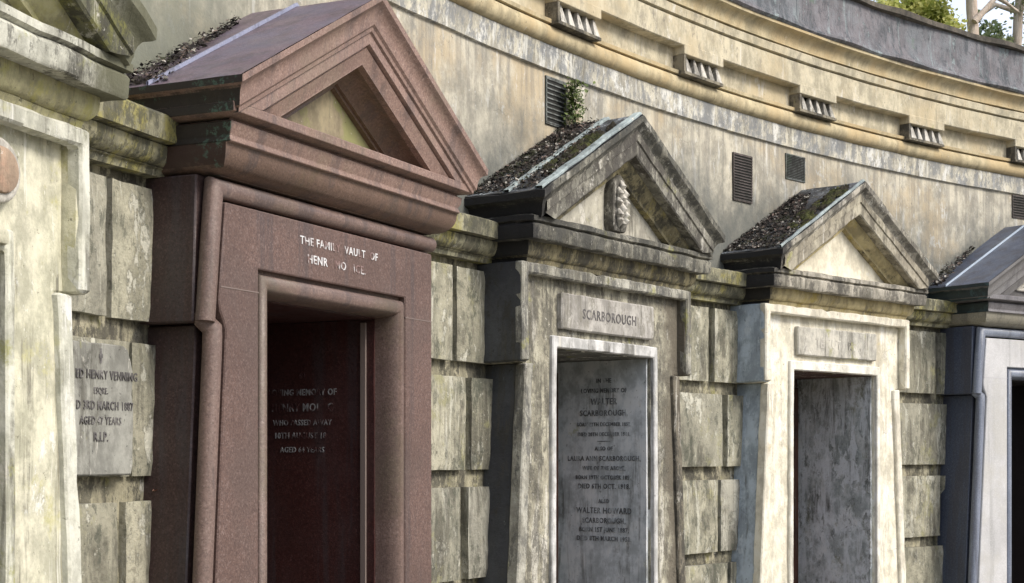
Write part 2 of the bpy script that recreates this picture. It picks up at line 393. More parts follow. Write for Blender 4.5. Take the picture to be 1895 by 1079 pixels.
# rusticated masonry between the tombs
COURSES = [(.383,.768), (-.062,.318), (-.512,-.134), (-.96,-.575), (-1.40,-1.02), (-1.6,-1.46)]
def masonry(a0, a1, joints, pr0, prb):
    m = MB(); arc(m, dense([(pr0, -1.6), (pr0, .81)], .07), a0, a1, step=.004, wob=.010)
    base = m.build('masonry_backing', M['joint'], wall)
    b = MB()
    for ci, (z0, z1) in enumerate(COURSES):
        j = joints[ci % len(joints)]
        edges = [a0] + [x for ab in j for x in ab] + [a1]
        for q in range(0, len(edges), 2):
            L, Rr = edges[q], edges[q+1]
            d = random.uniform(-.006, .006)
            nx = max(2, int((L - Rr) * R / .04)); nz = max(2, int((z1 - z0) / .04)); ch = .012
            fr = []
            zz = [z0 + (z1 - z0) * i / nz for i in range(nz + 1)]
            aa = [L + (Rr - L) * i / nx for i in range(nx + 1)]
            def pt(a, z, p):
                w = mn.noise(Vector((a * 70, z * 4, q))) * .003 + mn.noise(Vector((a * 420, z * 30, q + 3))) * .004 + mn.noise(Vector((a * 900, z * 9, q + 3))) * .004
                return on_ring(a + w * .03, p + w, z + w * .4)
            front = [[pt(a, z, prb + d + (-.006 if (i in (0, nz) or jx in (0, nx)) else 0)) for jx, a in enumerate(aa)] for i, z in enumerate(zz)]
            b.rows(front)
            # sides
            back = lambda a, z: on_ring(a, pr0 - .03, z)
            b.rows([front[0], [back(a, z0) for a in aa]]); b.rows([front[-1], [back(a, z1) for a in aa]])
            b.rows([[r[0] for r in front], [back(L, z) for z in zz]]); b.rows([[r[-1] for r in front], [back(Rr, z) for z in zz]])
    b.build('rusticated_blocks', M['rustic'], wall, smooth=50)
def edge_l(k, w): return PH[k] + w / 12.75
G = .735 / 12.75
masonry(3.02, PH[0] + G, [[(2.975, 2.972)], [(2.955, 2.952)]], .04, .066)
masonry(PH[0] - G + .004, PH[1] + G - .006, [[(2.7821, 2.7798)], [(2.7732, 2.7722)], [(2.7778, 2.7746)], [(2.785, 2.782)]], .086, .120)
masonry(PH[1] - G + .012, PH[2] + G - .006, [[(2.6143, 2.6115)], [(2.6064, 2.6028)], [(2.6096, 2.6051)], [(2.6075, 2.604)]], .024, .066)
masonry(PH[2] - G + .012, PH[3] + G - .006, [[(2.4442, 2.4398)], [(2.4338, 2.4297)], [(2.4370, 2.4342)], [(2.430, 2.427)]], .024, .066)
masonry(PH[3] - G + .012, PH[4] + G - .006, [[(2.2657, 2.2608)], [(2.2555, 2.2519)], [(2.2608, 2.2577)], [(2.256, 2.253)]], .024, .066)
masonry(PH[4] - .062, 1.72, [[(2.08, 2.077), (2.03, 2.027), (1.95, 1.947), (1.86, 1.857)], [(2.05, 2.047), (1.99, 1.987), (1.9, 1.897), (1.8, 1.797)]], .024, .066)

# ventilation openings in the render
M['iron'] = stone('rusty_iron', (.12,.10,.095), (.08,.07,.065), ks=.2, kl=.05, kg=.3, kp=.0, seed=14, bump=.3)
M['void'] = NT('dark_void').done((.03,.03,.028), .95)
M['slate_vent'] = stone('grey_vent_plate', (.20,.21,.205), (.14,.16,.15), ks=.3, kl=.3, kg=.3, kp=.1, seed=15, lichen=(.08,.13,.07))
def vent(a0, a1, z0, z1, slats, mat, label):
    m = MB()
    m.hexa([on_ring(a0,-.08,z0), on_ring(a1,-.08,z0), on_ring(a1,-.08,z1), on_ring(a0,-.08,z1), on_ring(a0,.0055,z0), on_ring(a1,.0055,z0), on_ring(a1,.0055,z1), on_ring(a0,.0055,z1)])
    o = m.build('ventilation_opening', M['void'], wall); o['label'] = label
    s = MB(); n = slats
    for k in range(n):
        zz = z0 + (z1 - z0) * (k + .3) / n; h = (z1 - z0) / n * .42
        s.hexa([on_ring(a0,.0,zz+h*.9), on_ring(a1,.0,zz+h*.9), on_ring(a1,.0,zz+h*1.3), on_ring(a0,.0,zz+h*1.3), on_ring(a0,.010,zz), on_ring(a1,.010,zz), on_ring(a1,.010,zz+h*.5), on_ring(a0,.010,zz+h*.5)])
    w = .0006
    for (b0, b1, c0, c1) in ((a0, a0-w, z0, z1), (a1+w, a1, z0, z1), (a0, a1, z0, z0+.008), (a0, a1, z1-.008, z1)):
        s.hexa([on_ring(b0,.0,c0), on_ring(b1,.0,c0), on_ring(b1,.0,c1), on_ring(b0,.0,c1), on_ring(b0,.0085,c0), on_ring(b1,.0085,c0), on_ring(b1,.0085,c1), on_ring(b0,.0085,c1)])
    s.build('slatted_grille', mat, o)
vent(2.5505, 2.5375, 1.50, 1.718, 10, M['slate_vent'], 'dark square opening half hidden by ferns')
vent(2.4189, 2.4046, 1.379, 1.638, 17, M['iron'], 'tall dark louvred grille')
vent(2.3789, 2.3638, 1.563, 1.708, 16, M['slate_vent'], 'small grey blocked opening')
vent(2.1957, 2.180, 1.583, 1.738, 9, M['iron'], 'small dark louvred grille')

# ------------------------------------------------------------------ pieces shared by the tomb fronts
def cornice_h(mb, prof, w, vf, back=-.03):
    mb.rows([[P(-w-o, back, z), P(-w-o, vf+o, z), P(w+o, vf+o, z), P(w+o, back, z)] for o, z in prof])
def cornice_rake(mb, prof, w, vf, s, back=-.05):
    mb.rows([[P(-w-o, back, z), P(-w-o, vf+o, z), P(0, vf+o, z + s*(w+o)), P(w+o, vf+o, z), P(w+o, back, z)] for o, z in prof])
def chevron(za_out, za_in, zb, s): return [(-(za_out-zb)/s, zb), (-(za_in-zb)/s, zb), (0, za_in), ((za_in-zb)/s, zb), ((za_out-zb)/s, zb), (0, za_out)]
def rake_band(mb, prof, zb, s, um):
    """straight raking moulding on the front only; prof = list of (v, z at the apex); mitred at the apex, stopped on zb or at u = um"""
    rows = []
    for v, za in prof:
        u = min(um, (za - zb) / s); z = za - s * u
        rows.append([P(-u, v, z), P(0, v, za), P(u, v, z)])
    mb.rows(rows)
def roof(mb, w, ze, s, v1, v0=-.05, t=.0):
    za = ze + s * w
    mb.rows([[P(-w, v0, ze), P(0, v0, za), P(w, v0, ze)], [P(-w, v1, ze), P(0, v1, za), P(w, v1, ze)]])
def rib(mb, w, ze, s, v0, v1, h):    # raised strip up both slopes
    pts = []
    for dz in (0, h): pts.append([P(-w, v0, ze+dz-.002), P(0, v0, ze+s*w+dz-.002), P(w, v0, ze+dz-.002)])
    q = []
    for dz in (0, h): q.append([P(-w, v1, ze+dz-.002), P(0, v1, ze+s*w+dz-.002), P(w, v1, ze+dz-.002)])
    mb.rows([pts[0], pts[1], q[1], q[0]])
def leaves(name, root, n, region, size, mat, thick=1.0, seed=1):
    """fallen leaves: small bent quads lying in heaps; region(rnd) -> (u, v, z, normal slope) in tomb coordinates"""
    rnd = random.Random(seed); mb = MB()
    for _ in range(n):
        r = region(rnd)
        if r is None: continue
        u, v, z, s = r
        c = Vector(P(u, v, z + rnd.random() ** 2 * .035 * thick))
        L = size * (rnd.uniform(.45, 1.2) if rnd.random() < .9 else rnd.uniform(1.3, 2.1)); Wd = L * rnd.uniform(.4, .75)
        nrm = Vector((-s, 0, 1)).normalized() + Vector((rnd.uniform(-.7,.7), rnd.uniform(-.7,.7), rnd.uniform(-.3,.3)))
        nrm.normalize(); x = nrm.orthogonal().normalized(); y = nrm.cross(x)
        a = rnd.uniform(0, 6.28); d = x * math.cos(a) + y * math.sin(a); e = nrm.cross(d)
        up = nrm * L * rnd.uniform(-.2, .3)
        mb.f.append(mb.add([c - d*L/2, c + e*Wd/2 + up*.4, c + d*L/2 + up, c - e*Wd/2 + up*.4]))
    return mb.build(name, mat, root, smooth=10)

t = NT('dead_leaves')
vv = t.n.new("ShaderNodeTexVoronoi"); vv.inputs["Scale"].default_value = 60; t.l.new(t.pos, vv.inputs["Vector"])
ch = t.xyz(vv.outputs["Color"])
c = t.mix(ch[0], (.012,.011,.011), (.050,.040,.035)); c = t.mix(t.ramp(ch[1], .82, .96), c, (.19,.14,.12)); c = t.mix(t.area(t.noise(9, 6, .7), .3, .05, .8), c, (.030,.035,.014)); c = t.mix(t.ramp(ch[2], .88, .97), c, (.42,.40,.36))
M['leaf'] = t.done(c, .75)
t = NT('roof_moss'); c = t.mix(t.ramp(t.noise(26, 6, .7), .4, .62), (.035,.04,.014), (.095,.10,.03)); c = t.mix(t.ramp(t.noise(11, 7, .7), .44, .56), c, (.032,.027,.018))
M['moss'] = t.done(c, .95, t.bump(t.noise(70, 6, .7), 1.0, .02))

LETTER_KIND = 'lettering'
def side_box(u_in, v_front, v_back, z_top, zfloor, root, mats, names, door=True, ul=0.0):
    """passage behind the doorway: two side walls, ceiling, floor, back with a door leaf"""
    out = []
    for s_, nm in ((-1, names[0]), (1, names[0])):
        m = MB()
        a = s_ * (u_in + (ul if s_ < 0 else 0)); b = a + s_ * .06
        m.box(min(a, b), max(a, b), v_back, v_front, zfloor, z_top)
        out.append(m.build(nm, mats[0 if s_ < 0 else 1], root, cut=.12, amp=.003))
    m = MB(); m.box(-u_in - ul - .06, u_in + .06, v_back, v_front, z_top + .002, z_top + .06); m.build('soffit', mats[2], root)
    m = MB(); m.box(-u_in - ul - .06, u_in + .06, v_back - .06, v_back - .002, zfloor, z_top + .05); m.build('back_wall', mats[2], root)
    if door:
        m = MB(); m.box(-u_in + .03, u_in - .03, v_back, v_back + .03, zfloor + .02, z_top - .05)
        for k in range(3):
            h0 = zfloor + .15 + k * (z_top - zfloor) / 3.1
            m.box(-u_in + .12, u_in - .12, v_back + .03, v_back + .045, h0, h0 + (z_top - zfloor) / 3.1 - .14)
        m.build('door', mats[3], root, bevel=.006)
    m = MB(); m.box(-u_in - ul, u_in, v_back, v_front + .02, zfloor - .1, zfloor); m.build('doorstep', mats[2], root, bevel=.008)
    return out

def roof_slope(s, w, ze):                 # z of the left slope at u
    return lambda u: ze + s * (u + w)

# ------------------------------------------------------------------ limewashed stone tomb front
def plaster_tomb(k, label, mats, plaque=True, shift=(0, 0), white_frame=True, ornament=True, ribs=()):
    ph = PH[k]
    root = empty('tomb_front', (OX + (R - shift[0]) * math.cos(ph), OY + (R - shift[0]) * math.sin(ph), shift[1]), ph - math.pi / 2)
    tag(root, label, 'tomb', 'pedimented tomb fronts along the curved wall')
    zf, ze_, w = .800, .385, .737
    fl = -EYE + .02
    ja = .03 if k == 0 else 0.0
    jb = lambda z: .655 + ja + .068 * (.385 - z) if z < .385 else .655
    dh = .423; zd = .462
    # wall slab with the doorway cut out of it, slightly battered
    m = MB(); m.prism([(-jb(fl), fl), (-dh-.012, fl), (-dh, zd), (dh, zd), (dh+.012, fl), (jb(fl), fl), (jb(.385), .385), (.69, .385), (.69, zf), (-.69, zf), (-.69, .385), (-jb(.385), .385)], -.04, .225)
    m.build('front_wall', mats['face'], root, bevel=.006, cut=.07, amp=.003, chip=.004)
    # battered side piers under the ears
    for sgn, key in ((-1, 'side'), (1, 'face')):
        m = MB(); a = sgn
        m.prism([(a*(jb(fl)-.025), fl), (a*(jb(fl)+.010), fl), (a*(jb(.38)+.010), .381), (a*(jb(.38)-.025), .381)], -.04, .232)
        m.build('side_pier', mats[key], root, bevel=.006, cut=.07, amp=.003, chip=.004)
    # raised frame with ears
    for sgn, key in ((-1, 'side'), (1, 'face')):
        a = sgn
        m = MB(); m.prism([(a*.691, ze_), (a*w, ze_), (a*w, zf), (a*.691, zf)], -.04, .268)
        m.build('ear_block', mats[key], root, bevel=.006, cut=.06, amp=.003, chip=.005)
    m = MB(); m.prism([(-w, ze_+.003), (-.690, ze_+.003), (-.690, .752), (.690, .752), (.690, ze_+.003), (w, ze_+.003), (w, zf+.001), (-w, zf+.001)], .232, .277)
    m.build('eared_frame', mats['rim'], root, bevel=.007, cut=.05, amp=.003, chip=.005)
    for a in (-1, 1):
        m = MB(); m.prism([(a*(jb(fl)-.045), fl), (a*(jb(fl)+.016), fl), (a*(jb(.38)+.016), .3835), (a*(jb(.38)-.045), .3835)], .19, .246)
        m.build('jamb_band', mats['rim'] if k != 2 or a < 0 else mats['rim_dark'], root, bevel=.006, cut=.07, amp=.003, chip=.004)
    # door surround
    m = MB(); e = .036
    m.prism([(-dh-.012-e, fl), (-dh-.014, fl), (-dh-.002, zd-.002), (dh+.002, zd-.002), (dh+.014, fl), (dh+.012+e, fl), (dh+e, zd+.05), (-dh-e, zd+.05)], .10, .243)
    m.build('door_surround', mats['surround'], root, bevel=.005, cut=.07, amp=.002, chip=.003)
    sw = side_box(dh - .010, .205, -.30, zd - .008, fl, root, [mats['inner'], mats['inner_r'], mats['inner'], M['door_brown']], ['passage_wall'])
    # plaque
    if plaque:
        m = MB(); m.box(-.40, .405, .20, .252, .542, .700)
        pl = m.build('name_plaque', mats['plaque'], root, bevel=.006, cut=.06, amp=.002, chip=.003)
    # entablature
    m = MB()
    cornice_h(m, [(-.05, .797), (-.004, .797), (.000, .812), (.002, .815)] + quarter(.0, .818, .030, .884, 6), w - .030, .274)
    m.build('bed_moulding', mats['ovolo'], root, cut=.07, amp=.005, chip=.003)
    m = MB(); cornice_h(m, [(.02, .883), (.072, .883), (.076, .890), (.078, .938), (.072, .946), (.066, .950), (.084, .956), (.085, .976), (.06, .984), (.0, .986), (-.20, .99)], w - .03, .282)
    m.build('cornice', mats['cornice'], root, cut=.06, amp=.004, chip=.005)
    # raking cornice
    s = .556; wp, vp = .735, .36
    m = MB(); cornice_rake(m, [(-.03, .968), (.018, .968), (.022, .985)] + quarter(.024, .988, .058, 1.035, 5, 'cyma') + [(.066, 1.040), (.068, 1.068), (.060, 1.073)], wp, vp, s)
    m.build('raking_cornice', mats['cornice'], root, cut=.06, amp=.004, chip=.005, smooth=30)
    m = MB(); zb = .972
    rake_band(m, [(.20, 1.45), (.395, 1.447), (.395, 1.405), (.388, 1.400), (.388, 1.343), (.382, 1.335), (.27, 1.335)], zb, s, .742)
    m.build('raking_band', mats['rake'], root, cut=.06, amp=.004, chip=.005)
    m = MB(); rake_band(m, [(.335, 1.336), (.330, 1.318), (.312, 1.300), (.300, 1.290), (.292, 1.282), (.292, 1.266), (.24, 1.262)], zb, s, .742)
    m.build('raking_moulding', mats['ovolo'], root, cut=.07, amp=.003)
    m = MB(); m.face([P(-.62, .262, .975), P(.62, .262, .975), P(0, .262, .975 + .62 * s)]); 
    m.build('tympanum', mats['tymp'], root, cut=.1, amp=.003)
    # roof slabs
    m = MB(); roof(m, wp + .062, 1.074, s, vp + .058); m.build('roof', mats['roof'], root, cut=.06, amp=.004)
    for v0, v1 in ribs:
        m = MB(); rib(m, wp + .064, 1.076, s, v0, v1, .013); m.build('roof_joint_or_sheen', mats['rib'], root, cut=.06, amp=.004, bevel=.003)
    if ornament:
        m = MB(); cx = -.008
        out = [(cx-.048, 1.000), (cx+.048, 1.000), (cx+.062, 1.03), (cx+.062, 1.19), (cx+.040, 1.235), (cx, 1.262), (cx-.040, 1.235), (cx-.062, 1.19), (cx-.062, 1.03)]
        m.prism(out, .25, .312); oo = m.build('carved_ornament', mats['rake'], root, bevel=.010, seg=2)
        m = MB()
        for i, (du, z, r) in enumerate([(0,1.205,.016),(-.018,1.17,.018),(.018,1.17,.018),(0,1.15,.02),(-.024,1.13,.018),(.024,1.13,.018),(0,1.10,.022),(-.022,1.075,.02),(.022,1.075,.02),(-.02,1.05,.018),(.02,1.05,.018),(0,1.035,.016)]):
            pts = [P(cx+du, .312, z-r*1.6), P(cx+du*1.3, .326, z), P(cx+du, .312, z+r*1.6)]
            m.tube(pts, [r*.3, r, r*.3], 8)
        m.build('leaf_relief', M['tooth'], oo, smooth=60)
    return root, sw, (pl if plaque else None)

def limewash(nm, c1, c2, seed, **kw):
    a = dict(ks=.35, kl=.2, kg=.15, kp=.35, bump=.45); a.update(kw)
    return stone(nm, c1, c2, seed=seed, **a)
M['door_brown'] = stone('brown_door_paint', (.07,.03,.022), (.045,.02,.016), ks=.2, kl=.0, kg=.2, kp=.0, seed=20, bump=.2)
BLK = (.022,.022,.024)
roofA = stone('roof_slab_lead', (.13,.14,.16), (.10,.11,.125), ks=.5, kl=.06, kg=.45, kp=.55, pale=(.36,.40,.43), seed=21, grime=(.03,.03,.032), rough=.85, bump=.9)
ribA = stone('pale_roof_joint', (.36,.42,.42), (.28,.33,.34), ks=.2, kl=.1, kg=.16, kp=.2, seed=22, grime=(.06,.06,.06))

# --- the tomb at the left edge
m0 = dict(face=limewash('cream_limewash', (.60,.58,.46), (.52,.51,.39), 30, kl=.22, kg=.12, ks=.3, lichen=(.46,.44,.22), grime=(.22,.21,.14), pale=(.74,.74,.68)),
          side=limewash('cream_limewash_side', (.50,.50,.36), (.42,.42,.28), 30),
          rim=limewash('white_limewash', (.60,.60,.53), (.52,.52,.44), 32, kg=.14, kl=.16, lichen=(.48,.47,.28), grime=(.25,.25,.18), pale=(.75,.75,.72)),
          surround=limewash('white_door_surround', (.60,.60,.53), (.52,.52,.42), 33, kg=.05),
          inner=limewash('ochre_passage', (.30,.27,.14), (.24,.22,.11), 34), inner_r=limewash('ochre_passage_right', (.36,.32,.16), (.28,.26,.13), 35),
          plaque=limewash('pale_plaque', (.55,.55,.5), (.45,.45,.4), 36),
          ovolo=stone('yellow_moulding', (.40,.38,.22), (.33,.31,.19), kl=.42, ks=.4, kg=.2, kp=.25, seed=37, lichen=(.36,.34,.12)),
          cornice=limewash('grey_white_cornice', (.56,.56,.49), (.46,.46,.39), 38, kl=.2, kg=.2, ks=.5, crust=(.68, .56, 0, (.12,.12,.08))),
          rake=stone('dark_raking_stone', (.15,.15,.10), (.10,.10,.07), kl=.45, ks=.4, kg=.35, kp=.45, seed=39, lichen=(.19,.19,.06)),
          tymp=limewash('mossy_tympanum', (.26,.25,.16), (.18,.18,.11), 40, kl=.4), roof=roofA, rib=ribA)
left_tomb, _, _ = plaster_tomb(0, 'cream limewashed tomb front at the left edge with a round plaque beside its door', m0, plaque=False, ornament=False, shift=(.022, .020))
mm = MB(); cx, cz = .375, .640; n = 28
ring = [(cx + .085*math.cos(2*math.pi*i/n), cz + .078*math.sin(2*math.pi*i/n)) for i in range(n)]
mm.prism(ring, .215, .262); rp = mm.build('round_plaque', M['tooth'], left_tomb, bevel=.012, seg=3)
pink = stone('pink_stone', (.46,.28,.20), (.40,.30,.22), ks=.3, kl=.1, kg=.06, kp=.4, seed=41)
mm = MB(); mm.prism([(cx + .062*math.cos(2*math.pi*i/n), cz + .055*math.sin(2*math.pi*i/n)) for i in range(n)], .255, .272); mm.build('pink_inlay', pink, rp, bevel=.008, seg=2)
mm = MB(); mm.prism([(.18, .47), (.42, .47), (.42, .50), (.36, .548), (.18, .548)], .215, .258); mm.build('plaque_bracket', m0['face'], left_tomb, bevel=.01, seg=2)

# --- the second limewashed tomb (name plaque, black side)
m2 = dict(face=limewash('flaking_limewash', (.45,.43,.34), (.34,.32,.25), 50, ks=.6, kl=.12, kg=.34, kp=.45, grime=(.10,.095,.08), bump=.9, crust=(.66, .50, 0, (.13,.115,.09))),
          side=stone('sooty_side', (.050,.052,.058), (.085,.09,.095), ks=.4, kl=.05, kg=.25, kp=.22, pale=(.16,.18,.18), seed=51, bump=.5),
          rim=limewash('grey_flaking_frame', (.44,.43,.38), (.34,.33,.28), 52, ks=.6, kg=.35, kp=.35, grime=(.10,.10,.095), bump=.8),
          rim_dark=stone('dark_brown_band', (.20,.18,.14), (.13,.115,.09), ks=.5, kl=.1, kg=.4, kp=.3, seed=62),  # darker brown than the left jamb band
          surround=limewash('white_marble_surround', (.58,.58,.58), (.48,.48,.47), 53, ks=.4, kg=.16, kl=.04, bump=.3, grime=(.22,.21,.18)),
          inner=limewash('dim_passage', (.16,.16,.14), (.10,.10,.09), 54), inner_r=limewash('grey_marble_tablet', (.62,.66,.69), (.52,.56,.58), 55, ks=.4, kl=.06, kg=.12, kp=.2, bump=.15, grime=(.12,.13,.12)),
          plaque=limewash('pinkish_marble', (.44,.425,.40), (.36,.345,.32), 56, ks=.45, kl=.04, kg=.28, bump=.25, grime=(.20,.19,.16)),
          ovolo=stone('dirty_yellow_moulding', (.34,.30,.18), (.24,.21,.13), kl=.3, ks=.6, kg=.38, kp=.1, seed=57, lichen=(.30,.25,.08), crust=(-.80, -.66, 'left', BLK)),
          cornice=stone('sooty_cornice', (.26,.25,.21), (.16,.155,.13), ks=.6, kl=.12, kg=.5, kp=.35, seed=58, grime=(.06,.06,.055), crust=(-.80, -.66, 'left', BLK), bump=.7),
          rake=stone('sooty_rake', (.27,.26,.22), (.17,.165,.14), ks=.5, kl=.15, kg=.42, kp=.4, seed=59, grime=(.06,.055,.05)),
          tymp=limewash('pale_tympanum', (.45,.43,.36), (.36,.34,.29), 60, kg=.15, bump=.3), roof=roofA, rib=ribA)
t2, sw2, pl2 = plaster_tomb(2, 'grey soot stained tomb front with carved ornament in its gable and a white door frame', m2, ribs=((.215, .245), (.375, .414)))
lettering('plaque_lettering', [('SCARBOROUGH', 0.0, .598, .062)], M['ink_soft'], pl2, (0, .2525), squeeze=.95)
tx = -.03
L2 = [('IN THE', .348, .030), ('LOVING MEMORY OF', .300, .030), ('WALTER', .243, .043), ('SCARBOROUGH,', .188, .040), ('BORN 12TH DECEMBER 1852,', .138, .026),
      ('DIED 20TH DECEMBER 1911.', .090, .026), ('--------', .058, .03), ('ALSO OF', .020, .028), ('LAURA ANN SCARBOROUGH,', -.030, .034), ('WIFE OF THE ABOVE,', -.075, .028), ('BORN 19TH OCTOBER 1851,', -.120, .028),
      ('DIED 6TH OCT. 1918.', -.165, .034), ('ALSO', -.235, .028), ('WALTER HOWARD', -.285, .040), ('SCARBOROUGH,', -.332, .036), ('BORN 1ST JUNE 1887,', -.375, .032), ('DIED 8TH MARCH 1951.', -.418, .032)]
lettering('inscription', [(a, tx, z, h) for a, z, h in L2], M['ink'], sw2[1], (.4115, 0), side=True, squeeze=.82)

# --- the third, bright limewashed tomb with the mossy roof
m3 = dict(face=limewash('bright_limewash', (.76,.72,.59), (.67,.63,.51), 70, ks=.4, kl=.14, kg=.09, kp=.4, lichen=(.58,.49,.27), pale=(.78,.77,.73), grime=(.3,.27,.2), streak=(.40,.36,.28)),
          side=stone('sky_tinted_side', (.44,.51,.58), (.35,.41,.47), ks=.3, kl=.0, kg=.16, kp=.3, pale=(.56,.62,.67), grime=(.16,.19,.25), seed=71, bump=.4),  # blue of the skylight put into the side's colour
          rim=limewash('bright_limewash_frame', (.74,.70,.58), (.66,.62,.52), 72, ks=.3, kl=.14, kg=.06, lichen=(.52,.43,.22), grime=(.3,.27,.2), streak=(.36,.32,.25)),
          surround=limewash('bright_surround', (.76,.74,.67), (.70,.68,.60), 73, ks=.15, kl=.06, kg=.02, grime=(.35,.32,.26)),
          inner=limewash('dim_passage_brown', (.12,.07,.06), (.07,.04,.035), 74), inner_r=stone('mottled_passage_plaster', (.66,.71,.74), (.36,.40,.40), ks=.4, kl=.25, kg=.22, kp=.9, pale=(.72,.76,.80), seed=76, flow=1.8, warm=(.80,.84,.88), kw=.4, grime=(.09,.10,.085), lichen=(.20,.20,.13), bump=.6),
          plaque=limewash('grey_plaque', (.50,.48,.42), (.42,.41,.37), 75, ks=.3, kg=.08),
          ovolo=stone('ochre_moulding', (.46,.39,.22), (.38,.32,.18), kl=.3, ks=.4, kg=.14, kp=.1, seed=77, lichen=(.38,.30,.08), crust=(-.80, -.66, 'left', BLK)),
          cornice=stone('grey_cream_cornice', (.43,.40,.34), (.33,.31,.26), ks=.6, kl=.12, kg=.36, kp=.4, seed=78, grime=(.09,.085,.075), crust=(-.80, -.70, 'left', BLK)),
          rake=stone('grey_cream_rake', (.40,.37,.29), (.32,.29,.23), ks=.5, kl=.15, kg=.28, kp=.3, seed=79, grime=(.10,.09,.07)),
          tymp=limewash('cream_tympanum', (.74,.69,.56), (.68,.63,.50), 80, ks=.1, kl=.03, kg=.0, bump=.25), roof=roofA, rib=ribA)
t3, sw3, pl3 = plaster_tomb(3, 'bright cream tomb front with plain gable and moss on its roof', m3, ornament=False, ribs=((.40, .417),))
lettering('plaque_lettering', [('TE   UT   RRA', 0.0, .592, .07)], M['tooth'], pl3, (0, .2525), squeeze=1.0, drop=3.0)

# ------------------------------------------------------------------ polished granite tomb front
def granite_tomb(k, label, g, du=0.0, rk=0.0, dl=.468, dr=.440):
    ph = PH[k]
    root = empty('tomb_front', (OX + R * math.cos(ph), OY + R * math.sin(ph), 0), ph - math.pi / 2)
    tag(root, label, 'tomb', 'pedimented tomb fronts along the curved wall')
    fl = -EYE + .02
    fh = lambda z: (.633 + .115 * (.727 - z) if z > .40 else .632 + .068 * (.36 - z)) + du
    fr = .640 + du                       # the right edge runs straight
    zd = .552
    # face panel with doorway
    m = MB()
    m.prism([(-fh(fl), fl), (-dl, fl), (-dl, zd), (dr, zd), (dr, fl), (fr, fl), (fr, .727), (-fh(.727), .727), (-fh(.44), .44), (-fh(.41)+.01, .41), (-fh(.36)-.012, .385), (-fh(.36), .36)], .20, .342)
    m.build('front_panel', g['face'], root, bevel=.004)
    # fine joint between lintel and jambs
    m = MB()
    for a in (-1, 1):
        u0, u1 = sorted((-dl, -fh(.48) + .003) if a < 0 else (dr, fr - .003))
        m.box(u0, u1, .30, .3432, .480, .4835)
    m.build('masonry_joint', g['pale'], root)
    # side blocks: upper ear and narrower shaft below
    sw_ = .706 + du
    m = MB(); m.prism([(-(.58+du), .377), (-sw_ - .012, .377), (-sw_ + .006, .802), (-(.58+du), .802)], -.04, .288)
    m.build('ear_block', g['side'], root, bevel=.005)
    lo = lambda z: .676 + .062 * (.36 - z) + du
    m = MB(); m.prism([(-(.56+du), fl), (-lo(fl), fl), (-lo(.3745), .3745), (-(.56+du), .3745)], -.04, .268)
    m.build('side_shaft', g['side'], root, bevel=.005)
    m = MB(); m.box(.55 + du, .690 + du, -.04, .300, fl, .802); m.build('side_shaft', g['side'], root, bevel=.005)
    m = MB(); m.box(-sw_ - .002, -sw_ + .01, .02, .2895, .478, .482); m.build('masonry_joint', g['pale_dim'], root)
    # round mouldings framing the panel
    r = .0285; cv = .3165
    up = lambda z: fh(z) + .029
    m = MB(); m.tube([P(-up(.41), cv, .379), P(-up(.60), cv, .60), P(-up(.766), cv, .766), P(0, cv, .766), P(.672 + du, cv, .766)], r, 18)
    m.build('round_moulding', g['roll'], root, smooth=60)
    m = MB(); m.tube([P(-fh(.41)-.016, cv-.020, .405), P(-fh(.41)-.016, cv-.016, .385), P(-fh(.385)-.023, cv-.008, .362), P(-fh(.36)-.028, cv-.003, .335), P(-fh(.3)-.029, cv-.001, .29), P(-fh(fl)-.029, cv-.001, fl)], [r*.9, r*.96, r, r, r, r], 18)
    m.build('jamb_moulding', g['roll'], root, smooth=60)
    # door architrave: hollow and roll running into the reveal
    m = MB(); pr = [(.450, .341, .552), (.450, .330, .552), (.447, .330, .548), (.446, .340, .545)] 
    ins = [(-.004, .335), (.000, .316), (.011, .314), (.012, .332), (.017, .343), (.026, .350), (.036, .351), (.046, .346), (.052, .336), (.057, .322), (.060, .305), (.061, .285), (.061, .10)]
    rows = []
    for d, v in ins:
        rows.append([P(-dl + d * .85, v, fl), P(-dl + d * .85, v, zd - d*1.2), P(dr - d, v, zd - d*1.2), P(dr - d, v, fl)])
    m.rows(rows); m.build('architrave', g['roll'], root, smooth=60)
    ui = dr - .068; zi = zd - .080
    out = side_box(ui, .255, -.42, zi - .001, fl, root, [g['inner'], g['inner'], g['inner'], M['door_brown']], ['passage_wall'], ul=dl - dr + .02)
    m = MB(); m.box(ui - .010, ui - .001, .205, .225, fl, zi - .01); m.build('reveal_highlight', g['pale'], root)  # pale strip painted in for the highlight on the jamb edge
    # cavetto and cornice
    m = MB(); cornice_h(m, [(-.12, .800), (-.005, .800)] + quarter(-.002, .803, .065, .872, 8, 'ovolo')[::1] + [(.068, .880), (.0, .882)], .655 + du, .338)
    m.build('cove_moulding', g['cove'], root, smooth=40)
    m = MB(); cornice_h(m, [(.0, .880), (.072, .880), (.076, .884), (.070, .90), (.078, .915), (.082, .938), (.070, .942), (.066, .948), (.10, .953), (.112, .957), (.112, .982), (.10, .988), (-.2, .99)], .643 + du, .342)
    m.build('cornice', g['trim'], root, bevel=.0015, smooth=30)
    s = .555; wp, vp = .70 + du + rk, .42
    z0 = .953
    m = MB(); cornice_rake(m, [(-.06, z0), (.040, z0), (.042, z0+.012), (.050, z0+.016), (.052, z0+.03)] + quarter(.052, z0+.03, .076, z0+.07, 5, 'cyma') + [(.080, z0+.072), (.082, z0+.092), (.070, z0+.094)], wp, vp, s)
    m.build('raking_cornice', g['cyma'], root, smooth=30)
    # recessed steps of the gable
    ap = lambda d: z0 + s * (wp + .04) - d
    zb = .984
